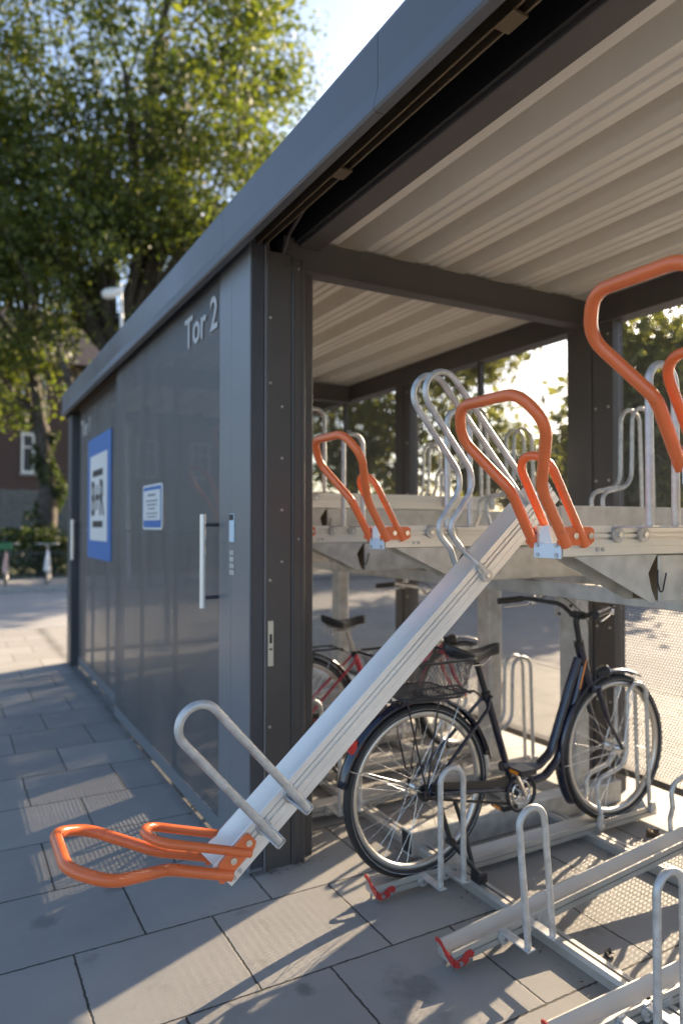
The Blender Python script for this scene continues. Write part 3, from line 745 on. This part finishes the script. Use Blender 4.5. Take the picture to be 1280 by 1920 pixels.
def city_bike(name, fm, fm2, basket=True, lock=True, hb=BPLAST, postm=BPLAST):
    b = empty(name)
    wheel(0, 'rear_wheel', b); wheel(1.157, 'front_wheel', b)
    fr = MB()
    BBp = (.507, 0, .262)
    if fm is NAVY: fr.sweep(fillet([((.917, 0, .80) if fm is NAVY else (.985, 0, .66)), ((.870, 0, .70) if fm is NAVY else (.93, 0, .58)), (.735, 0, .385), (.65, 0, .335), (.44, 0, .372)], [0, .1, .08, .06, 0], 8), .0205, 16)     # upper main tube
    fr.sweep(fillet([(.942, 0, .76), (.91, 0, .66), (.78, 0, .345), (.70, 0, .285), BBp], [0, .1, .1, .08, 0], 8), .019, 16)        # lower main tube
    fr.sweep([BBp, (.357, 0, .70)], .0165, 16)
    fr.cyl((.507, -.038, .262), (.507, .038, .262), .024, 18)
    for s_ in (-1, 1):
        fr.sweep([(.507, s_*.025, .262), (.40, s_*.045, .29), (0, s_*.062, .35)], .0095, 10)
        fr.sweep([(.365, s_*.014, .69), (.33, s_*.040, .64), (0, s_*.062, .35)], .0078, 10)
        fr.bbox((-.02, s_*.062-.003, .335), (.03, s_*.062+.003, .368))
    frame = fr.build('frame', fm, b)
    MB().sweep([(.925, 0, .862), (.985, 0, .665)], .0235, 18).build('head_tube', fm if fm is NAVY else CHROME, frame)
    MB().sweep([(.952, -.0205, .800), (.905, -.0205, .66)], .004, 6).build('decal', AMBER, frame)
    fk = MB().sweep([(.978, 0, .69), (.99, 0, .655)], .026, 14).bbox((.965, -.05, .635), (1.03, .05, .668), .01)
    for s_ in (-1, 1): fk.sweep(fillet([(1.0, s_*.045, .655), (1.06, s_*.05, .50), (1.157, s_*.055, .35)], .25, 8), .0135, 12, rfun=lambda t: .0145-.006*t)
    fk.build('fork', fm, b)
    fender(0, 12, 172-3, fm2, b, (60, 158)); fender(1.157, 62, 215, fm2, b, (70, 185))
    saddle(b)
    MB().sweep([(.357, 0, .69), (.300, 0, .85)], .0135, 14).build('seat_post', postm, b)
    MB().cyl((.362, 0, .672), (.353, 0, .705), .021, 14).cyl((.36, -.035, .69), (.36, .01, .69), .006, 8).build('seat_clamp', BPLAST, b)
    st_ = MB().sweep(fillet([(.93, 0, .862), (.905, 0, .975), (.925, 0, 1.003)], .02), .0145, 12).cyl((.927, 0, .855), (.921, 0, .88), .024, 16).cyl((.925, -.03, 1.003), (.925, .03, 1.003), .019, 14)
    st_.build('stem', postm, b)
    h = MB().sweep(fillet([(.70, -.30, 1.052), (.83, -.255, 1.064), (.93, -.12, 1.045), (.926, -.045, 1.003), (.926, .045, 1.003), (.93, .12, 1.045), (.83, .255, 1.064), (.70, .30, 1.052)], [0, .06, .08, .05, .05, .08, .06, 0], 8), .011, 12)
    hbo = h.build('handlebar', hb, b)
    g = MB()
    for s_ in (-1, 1): g.cut().sweep([(.695, s_*.302, 1.0515), (.815, s_*.262, 1.0625)], .0165, 14)
    g.build('grip', BPLAST, hbo)
    lv = MB()
    for s_ in (-1, 1): lv.cut().sweep(fillet([(.85, s_*.235, 1.05), (.84, s_*.25, 1.035), (.73, s_*.30, 1.022)], .02), .005, 8).bbox((.845, s_*.235-.014, 1.035), (.875, s_*.235+.014, 1.06), .004)
    lv.build('brake_lever', CHROME, hbo)
    MB().sweep([(.86, .20, 1.078), (.86, .20, 1.09), (.86, .20, 1.104)], .02, 16, rfun=lambda t: .022*math.sqrt(max(0.02, 1-t*t))).build('bell', CHROME, hbo)
    cb_ = MB()
    for s_, q in ((-1, 1.08), (1, 1.10)):
        cb_.cut().sweep(fillet([(.84, s_*.235, 1.04), (.97, s_*.18, q), (1.04, s_*.05, .98), (1.02, s_*.01, .80), (1.0, s_*.03, .66)], .12, 8), .0028, 6)
    cb_.build('brake_cable', BPLAST, b)
    lp = MB().sweep([(1.03, 0, .715), (1.06, 0, .717), (1.10, 0, .72)], .03, 18, rfun=lambda t: .018+.016*t).cyl((1.0, 0, .67), (1.05, 0, .70), .006, 8)
    lo = lp.build('headlamp', BPLAST, b); MB().cyl((1.1005, 0, .72), (1.104, 0, .72), .032, 20).build('lamp_glass', CHROME, lo)
    # drive train
    cc = MB().poly([(.507+.085*math.cos(R(a)), -.052, .262+.085*math.sin(R(a))) for a in range(-110, 111, 10)]+[(-.04, -.052, .395), (-.065, -.052, .35), (-.04, -.052, .305)], (0, 1, 0), .012)
    cr = MB().torus((.507, -.053, .262), .078, .008, n=40, k=8).poly([(.43, -.050, .330), (.02, -.050, .384), (-.03, -.050, .36), (.02, -.050, .340), (.44, -.050, .300)], (0, 1, 0), .012).poly([(.45, -.048, .215), (.02, -.048, .318), (.02, -.048, .328), (.45, -.048, .227)], (0, 1, 0), .006).build('chain_guard', BPLAST, b)
    cwm = MB().torus((.507, -.052, .262), .050, .005, n=40, k=8)
    for k in range(5):
        a = k*2*math.pi/5; cwm.bbox((.507-.004, -.056, .262-.004), (.507+.004, -.05, .262+.004)); cwm.sweep([(.507, -.052, .262), (.507+.05*math.cos(a), -.052, .262+.05*math.sin(a))], .004, 6)
    cwm.build('chainring', CHROME, b)
    MB().sweep([(.507, -.075, .262), (.435, -.082, .395)], .011, 10, rfun=lambda t: .013-.004*t).cut().sweep([(.507, .075, .262), (.579, .082, .129)], .011, 10, rfun=lambda t: .013-.004*t).cyl((.507, -.08, .262), (.507, .08, .262), .012, 12).build('crank', CHROME, b)
    for (px, s_, pz) in ((.435, -1, .395), (.579, 1, .129)):
        p = MB().bbox((px-.045, min(s_*.09, s_*.18), pz-.012), (px+.045, max(s_*.09, s_*.18), pz+.012), .005).build('pedal', BPLAST, b)
        MB().box((px-.047, min(s_*.11, s_*.16), pz-.007), (px-.0455, max(s_*.11, s_*.16), pz+.007)).cut().box((px+.0455, min(s_*.11, s_*.16), pz-.007), (px+.047, max(s_*.11, s_*.16), pz+.007)).build('pedal_reflector', AMBER, p)
    sk = MB().cyl((-.0, -.05, .35), (0, -.042, .35), .035, 18).build('sprocket', BPLAST, b)
    # kick stand, two-legged
    k = MB()
    k.sweep(fillet([(.03, -.085, .375), (.035, -.085, .33), (.085, -.10, .16), (.19, -.16, .02)], .02, 4), .0105, 10)
    k.sweep(fillet([(.13, -.07, .30), (.17, -.085, .17), (.185, -.12, .03)], .03, 4), .0095, 10)
    k.bbox((.165, -.175, -.005), (.215, -.12, .035), .006).cyl((.085, -.115, .16), (.085, -.085, .16), .016, 12).cyl((.03, -.098, .375), (.03, -.07, .375), .014, 12)
    k.build('kickstand', BPLAST, b)
    # carrier and tail lamp
    c = MB()
    for s_ in (-1, 1):
        c.sweep(fillet([(.30, s_*.03, .70), (.24, s_*.06, .735), (-.17, s_*.06, .735), (-.19, 0, .735)], .02), .005, 8)
        c.sweep([(-.005, s_*.064, .355), (.06, s_*.062, .735)], .0042, 8); c.sweep([(-.005, s_*.064, .355), (-.10, s_*.062, .735)], .0042, 8)
    for xx in (.2, .1, 0, -.1): c.sweep([(xx, -.06, .735), (xx, .06, .735)], .004, 6)
    c.build('carrier', BLKP, b)
    tl = MB().bbox((-.325, -.022, .53), (-.295, .022, .60), .008).build('tail_lamp', REDL, b)
    if basket:
        bk = empty('basket'); bk.parent = b
        bm_ = MB(); x0, x1, yh, z0, z1 = -.165, .175, .165, .745, .900
        def ring(f, z, r):
            e = .055*(f)
            pts = [(x0+.03-e, -yh+.02-e, z), (x1-.03+e*.3, -yh+.02-e, z), (x1-.03+e*.3, yh-.02+e, z), (x0+.03-e, yh-.02+e, z)]
            return fillet(pts, .05, 6, closed=True)
        top = ring(1, z1, 0); bot = ring(0, z0, 0)
        bm_.sweep(top, .0055, 8, closed=True); bm_.sweep(bot, .004, 6, closed=True)
        def at(f, t):
            def q(rg):
                n = len(rg); u = (t % 1)*n; i = int(u); return rg[i % n].lerp(rg[(i+1) % n], u-i)
            return q(bot).lerp(q(top), f)
        # resample rings evenly
        def even(rg, n):
            rg = rg+[rg[0]]; d = [0]
            for i in range(1, len(rg)): d.append(d[-1]+(rg[i]-rg[i-1]).length)
            o = []; j = 0
            for k in range(n):
                s_ = d[-1]*k/n
                while d[j+1] < s_: j += 1
                o.append(rg[j].lerp(rg[j+1], (s_-d[j])/(d[j+1]-d[j])))
            return o
        top = even(top, 72); bot = even(bot, 72)
        wr = MB()
        for k in range(0, 72):
            for dr in (-6, 6): wr.sweep([at(0, k/72), at(.5, (k+dr*.5)/72), at(1, (k+dr)/72)], .0009, 4, cap=False)
        for yy in np.arange(-.13, .14, .016): wr.sweep([(x0+.04, yy, z0), (x1-.04, yy, z0)], .0014, 4, cap=False)
        for xx in np.arange(x0+.04, x1-.03, .016): wr.sweep([(xx, -.14, z0+.001), (xx, .14, z0+.001)], .0014, 4, cap=False)
        bm_.build('basket_rim', BLKP, bk); wr.build('basket_wire', mat('dark_grey_wire', (.07, .07, .072), .4, .3), bk)
    return b
bike = city_bike('city_bike', NAVY, NAVY)
bike.location = (1.712, 2.425, .050); bike.scale = (1.017, 1.017, 1.017)
tag(bike, 'dark navy step through city bike with wire basket, parked in the nearest low floor tray', 'bicycle')
b2 = city_bike('red_bike', REDP, BLKP, basket=False, hb=CHROME, postm=CHROME)
b2.location = (1.765, 3.665, .050)
tag(b2, 'crimson bicycle half hidden behind the corner post', 'bicycle')

# ------------------------------------------------------------------ trees and hedges
def leaf_cards(centers, size, rng, flat=.0, jit=.35):
    n = len(centers); c = np.asarray(centers)
    a = rng.normal(size=(n, 3)); a /= np.linalg.norm(a, axis=1)[:, None]
    t = rng.normal(size=(n, 3)); b = np.cross(a, t); b /= np.linalg.norm(b, axis=1)[:, None]; a2 = np.cross(a, b)
    s = size*(1+jit*rng.normal(size=n)).clip(.4, 1.9)[:, None]
    v = np.stack([c-b*s*.5, c+a2*s*.33, c+b*s*.55, c-a2*s*.30], 1).reshape(-1, 3)
    return v
def cards_mesh(name, v, m, parent=None):
    n = len(v)//4; me = bpy.data.meshes.new(name)
    me.vertices.add(4*n); me.vertices.foreach_set('co', v.ravel().astype(np.float32))
    me.loops.add(4*n); me.loops.foreach_set('vertex_index', np.arange(4*n, dtype=np.int32))
    me.polygons.add(n); me.polygons.foreach_set('loop_start', np.arange(0, 4*n, 4, dtype=np.int32)); me.polygons.foreach_set('loop_total', np.full(n, 4, np.int32))
    me.update(); me.materials.append(m)
    o = bpy.data.objects.new(name, me); COL.objects.link(o)
    if parent: o.parent = parent
    return o
def tree(name, base, trunk_pts, r0, blobs, nclump, nleaf, leaf, label, cat='tree', group=None, lm=None, seed=1, clump_r=.8, limbs=14, gapz=0, shell=.45, drift=0):
    rng = np.random.default_rng(seed)
    t = tag(empty(name, base), label, cat, group)
    tb = MB(); pts = [Vector(p) for p in trunk_pts]
    fine = fillet(pts, 2.0, 6); tb.sweep(fine, r0, 12, rfun=lambda f: r0*(1.15-.85*f))
    cl = []
    vol = np.array([b[3]*b[4]*b[5] for b in blobs]); vol = vol/vol.sum()
    for bi, bl in enumerate(blobs):
        k = int(nclump*vol[bi])+1
        d = rng.normal(size=(k, 3)); d /= np.linalg.norm(d, axis=1)[:, None]
        rr = (shell+(1-shell)*rng.random(k)**.6)[:, None]
        cl.append(np.array(bl[:3])+d*rr*np.array(bl[3:6]))
    cl = np.concatenate(cl)
    idx = rng.choice(len(cl), min(limbs, len(cl)), replace=False)
    for i in idx:
        tgt = Vector(cl[i]); k = rng.integers(len(fine)//3, len(fine)); s_ = fine[k]
        if tgt.z < s_.z-1: s_ = fine[len(fine)//3]
        mid = s_.lerp(tgt, .5)+Vector(rng.normal(size=3)*.4)
        rb = r0*.30
        tb.sweep(fillet([s_, mid, tgt], 1.5, 5), rb, 7, rfun=lambda f, rb=rb: rb*(1-.85*f))
    tb.build('trunk', BARK, t)
    per = max(1, nleaf//len(cl)); d = rng.normal(size=(len(cl), per, 3))*clump_r*np.array([1, 1, .55])*(.6+.8*rng.random((len(cl), 1, 1)))
    d[..., 2] -= drift*np.abs(d[..., 0])
    c = (cl[:, None, :]+d).reshape(-1, 3)
    cards_mesh('crown', leaf_cards(c, leaf, rng), lm or LEAF1, t)
    return t
# big street tree beyond the road (left of the picture)
tree('plane_tree', (4.0, 22.6, 0), [(0, 0, -.1), (.0, 0, 3.0), (.5, .1, 6.5), (1.4, .2, 10.5), (1.6, .2, 16)], .46,
     [(.8, 0, 16.0, 5.4, 5.0, 7.0), (-2.6, .3, 11.5, 3.6, 3.6, 4.0), (3.6, 0, 12.8, 3.4, 3.6, 4.0), (1.0, -.5, 9.6, 4.6, 3.6, 2.4), (4.2, .3, 16.5, 2.6, 3.0, 4.0)], 620, 78000, .155,
     'tall leafy street tree with leaning trunk, its crown rising above the shelter roof', lm=LEAF1, seed=3, clump_r=.50, limbs=60)
tree('ivy_tree', (2.62, 23.6, 0), [(0, 0, -.1), (.05, 0, 2.6), (-.15, 0, 4.6), (-.5, 0, 6.8), (-.8, .1, 10)], .26,
     [(-1.0, 0, 8.2, 2.6, 2.6, 2.6), (-.4, 0, 5.6, 1.7, 1.6, 1.3), (-2.4, 0, 11.5, 2.8, 2.6, 3.2)], 170, 20000, .15,
     'slimmer tree with ivy on its stem, in front of the brick house', lm=LEAF1, seed=8, clump_r=.5, limbs=20)
rng = np.random.default_rng(5)
iv = []
for k in range(2600):
    z = rng.random()**.8*4.4; a = rng.random()*6.28; r_ = (.20+.22*rng.random())*(1.15-z/8)*(.7+.5*math.sin(z*3+a))
    iv.append((2.65+r_*math.cos(a)*1.5, 23.55+r_*math.sin(a), z))
for k in range(2600):
    z = rng.random()*5.0; a = rng.random()*6.28; r_ = .40+.2*rng.random(); iv.append((4.0+.08*z+r_*math.cos(a), 22.6+r_*math.sin(a), z))
tag(cards_mesh('ivy', leaf_cards(iv, .14, rng), LEAF3), 'ivy hanging around the feet of the two street trees', 'ivy')['kind'] = 'stuff'
def hedge(name, box, n, leaf, label, seed, lm=LEAF2, round_=True, wav=.25, cat='hedge'):
    rng = np.random.default_rng(seed); x0, y0, z0, x1, y1, z1 = box
    p = rng.random((n, 3))
    k = rng.integers(0, 5, n)   # pull most leaves to the outer skin
    p[k == 0, 2] = 1-.12*rng.random((k == 0).sum()); p[k == 1, 0] = .15*rng.random((k == 1).sum()); p[k == 2, 1] = .15*rng.random((k == 2).sum())
    c = np.array([x0, y0, z0])+p*np.array([x1-x0, y1-y0, z1-z0])
    hgt = 1+wav*np.sin(c[:, 0]*1.3+c[:, 1]*.9+seed)*np.sin(c[:, 1]*.55+seed*2)+.08*np.sin(c[:, 1]*3.1+c[:, 0]*2.7)
    c[:, 2] = z0+(c[:, 2]-z0)*hgt
    c[:, :2] += rng.normal(size=(n, 2))*.12
    o = cards_mesh(name, leaf_cards(c, leaf, rng), lm); tag(o, label, cat); return o
hedge('hedge', (-8, 22.6, 0, 14, 23.8, 1.25), 26000, .13, 'low green hedge behind the railing across the street', 4, lm=LEAF3, wav=.1)
hedge('boundary_hedge', (20.8, -30, 0, 23.0, 21, 2.5), 52000, .26, 'long olive green hedge beyond the side road behind the shelter', 6, wav=.22)
# trees behind the shelter
BG = 'trees behind the shelter'
for (bx, by, h, w, lab, sd_) in (
        (13.6, 23.6, 9.5, 2.6, 'dark tree behind the shelter, leftmost of those seen through the perforated wall', 21),
        (17.6, 21.6, 10.5, 2.2, 'tall loose tree seen through the perforated wall above the bent wheel holders', 22),
        (20.5, 20.0, 4.9, 1.9, 'low round tree seen through the perforated wall inside the middle orange handle', 23),
        (15.6, 12.2, 7.6, 1.2, 'narrow tree seen at the right edge through the perforated wall', 24),
        (17.4, 14.4, 6.2, 1.3, 'tree just right of the back post, seen through the perforated wall', 25)):
    tree('tree', (bx, by, 0), [(0, 0, -.1), (.1, 0, h*.35), (0, .1, h*.6), (.1, 0, h*.85)], .17,
         [(0, 0, h*.62, w, w, h*.36), (w*.4, -w*.3, h*.42, w*.8, w*.8, h*.22)], 75, 6500, .26, lab, group=BG, lm=LEAF2, seed=sd_, clump_r=.5, limbs=16)

# ------------------------------------------------------------------ street behind: railing, boards, house, lamp, bikes
ra = tag(empty('railing', (0, 22, 0)), 'low dark iron railing along the far pavement', 'railing')
m_ = MB()
for i in range(150): m_.box((-6+i*.13, -.008, 0), (-5.984+i*.13, .008, .78))
m_.build('bars', IRON, ra); MB().box((-6, -.015, .70), (13.5, .015, .73)).box((-6, -.015, .08), (13.5, .015, .11)).build('rail', IRON, ra)
wf = tag(empty('board_fence', (0, 27, 0)), 'grey upright board fence in front of the brick house', 'fence')
m_ = MB()
for i in range(110): m_.bbox((-8+i*.18, -.012, .2), (-7.825+i*.18, .012, 2.75+.02*math.sin(i*1.7)), .003)
m_.build('boards', WOOD, wf); MB().box((-8, .013, .7), (11.8, .06, .8)).box((-8, .013, 2.2), (11.8, .06, 2.3)).build('fence_rail', WOOD, wf)
ho = tag(empty('brick_house', (0, 36, 0)), 'dark brick house with white framed windows behind the trees', 'house')
ROOFM = mat('dark_roof_tiles', (.07, .05, .045), .8, 0, var=.2, scale=4)
MB().box((-12, 0, 0), (16, 9, 9.2)).build('wall', BRICK, ho)
MB().poly([(-12.6, -.6, 9.2), (-12.6, 9.6, 9.2), (-12.6, 4.5, 13)], (1, 0, 0), 29.2).build('roof', ROOFM, ho)
for fx in (-9.0, -6.2, -3.4, -.6, 2.9, 5.3, 8.2, 11.0, 13.6):
    for fz in (1.2, 3.95, 6.7):
        w = MB()
        for (a, b, c, d) in ((0, 1.05, 0, .12), (0, 1.05, 1.78, 1.9), (0, .1, .12, 1.78), (.95, 1.05, .12, 1.78), (.48, .56, .12, 1.78), (.1, .48, 1.2, 1.27), (.56, .95, 1.2, 1.27)):
            w.box((fx+a, -.05, fz+c), (fx+b, -.003, fz+d))
        wo = w.build('window', WHITE, ho)
        MB().box((fx+.05, -.02, fz+.05), (fx+1.0, -.005, fz+1.8)).build('pane', GLASS, wo)
        MB().bbox((fx-.08, -.12, fz-.1), (fx+1.13, -.004, fz-.002), .005).build('sill', KERB, wo)
la = tag(empty('street_lamp', (4.42, 20.2, 0), (0, R(-2), 0)), 'white street lamp whose head shows above the shelter roof among the leaves', 'street lamp')
MB().sweep([(0, 0, 0), (0, 0, 4.2), (0, 0, 8.3)], .06, 12, rfun=lambda t: .075-.03*t).build('pole', WHITE, la)
MB().sweep([(-.50, 0, 7.92), (-.38, 0, 7.96), (-.2, 0, 8.02), (0, 0, 8.12)], .1, 12, rfun=lambda t: .14*math.sin(.35+2.3*(1-t))+.02).build('lamp_head', WHITE, la)
def far_bike(name, x, y, rot, m1, lab, green=False):
    b = empty(name, (x, y, .02), (0, 0, rot)); tag(b, lab, 'bicycle')
    for cx, nm in ((0, 'rear_wheel'), (1.08, 'front_wheel')):
        w = MB().torus((cx, 0, .34), .322, .018, n=40, k=8).build(nm, BLACK, b)
        MB().torus((cx, 0, .34), .295, .010, n=40, k=6).build('rim', RIM, w)
        s = MB()
        for i in range(18): s.sweep([(cx, 0, .34), (cx+.29*math.cos(i*.349), 0, .34+.29*math.sin(i*.349))], .0016, 4, cap=False)
        s.build('spokes', CHROME, w)
    f = MB()
    for a, c in (((.47, 0, .29), (.33, 0, .80)), ((.47, 0, .29), (.88, 0, .72)), ((.35, 0, .72), (.87, 0, .80)), ((0, 0, .34), (.47, 0, .29)), ((0, 0, .34), (.35, 0, .72)), ((.86, 0, .86), (.93, 0, .62)), ((.92, .03, .64), (1.08, .05, .34)), ((.92, -.03, .64), (1.08, -.05, .34))):
        f.sweep([a, c], .018, 10)
    f.build('frame', m1, b)
    MB().bbox((.18, -.07, .86), (.42, .07, .91), .02).sweep([(.33, 0, .78), (.31, 0, .88)], .014, 8).build('saddle', BPLAST, b)
    MB().sweep(fillet([(.72, -.29, 1.02), (.86, -.2, 1.03), (.88, 0, 1.0), (.86, .2, 1.03), (.72, .29, 1.02)], .06), .012, 8).sweep([(.865, 0, .84), (.88, 0, 1.0)], .015, 8).build('handlebar', CHROME, b)
    MB().sweep([(1.05, 0, .74), (1.30, 0, .64), (1.44, 0, .36)], .02, 8).build('fender', m1, b)
    if green: MB().bbox((.86, -.16, .88), (1.10, .16, 1.06), .03).build('crate', mat('green_plastic', (.03, .14, .05), .5), b)
    return b
far_bike('parked_bike', 2.35, 20.3, R(-100), WHITE, 'white bicycle parked front on at the railing across the street')
far_bike('parked_bike', 1.32, 20.2, R(-96), mat('pale_pink_paint', (.55, .35, .30), .4), 'bicycle with a green crate at the left edge, across the street', True)

# ------------------------------------------------------------------ small things on the paving
def stone(x, y, s, sd_, lab, m):
    rng = np.random.default_rng(sd_); vs = []; fs = []
    for i in range(6):
        for j in range(8):
            a = math.pi*i/5; b = 2*math.pi*j/8; q = s*(1+.22*rng.normal())
            vs.append((q*math.sin(a)*math.cos(b)*1.3, q*math.sin(a)*math.sin(b), q*.6*math.cos(a)+s*.45))
    for i in range(5):
        for j in range(8): fs.append((i*8+j, i*8+(j+1) % 8, (i+1)*8+(j+1) % 8, (i+1)*8+j))
    tag(MB().add(vs, fs).build('leaf_litter', m, loc=(x, y, 0)), lab, 'litter')
DRY = mat('dry_leaf', (.10, .06, .03), .8)
stone(2.02, 1.72, .017, 3, 'small dark crumpled leaf on the paving in the dotted sunlight', SIGNK)
stone(2.98, 2.28, .03, 4, 'curled brown leaf on the paving by the front wheel of the navy bike', DRY)

rng = np.random.default_rng(77)
pts = []
for k in range(420):
    q = rng.random()
    if q < .35: x, y = (1.86, 2.645)[int(rng.random() < .4)]-abs(rng.normal())*.03, 1.35+rng.random()*1.6
    elif q < .6: x, y = 1.16-abs(rng.normal())*.05, 3.0+rng.random()*5
    elif q < .75: x, y = 1.2+rng.random()*.3, 2.85-abs(rng.normal())*.03
    else: x, y = 3.24-abs(rng.normal())*.08, 1.2+rng.random()*3
    pts.append((x, y, .006+.004*rng.random()))
pts = np.array(pts); n = len(pts); a = rng.random(n)*6.28; sz = .003+.006*rng.random(n)**2
d1_ = np.stack([np.cos(a), np.sin(a), .3*rng.normal(size=n)], 1)*sz[:, None]; d2_ = np.stack([-np.sin(a), np.cos(a), .3*rng.normal(size=n)], 1)*sz[:, None]*.6
o = cards_mesh('debris', np.stack([pts-d1_, pts-d2_, pts+d1_, pts+d2_], 1).reshape(-1, 3), DRY)
tag(o, 'brown crumbs and leaf bits gathered along the floor rails and the wall foot', 'debris'); o['kind'] = 'stuff'
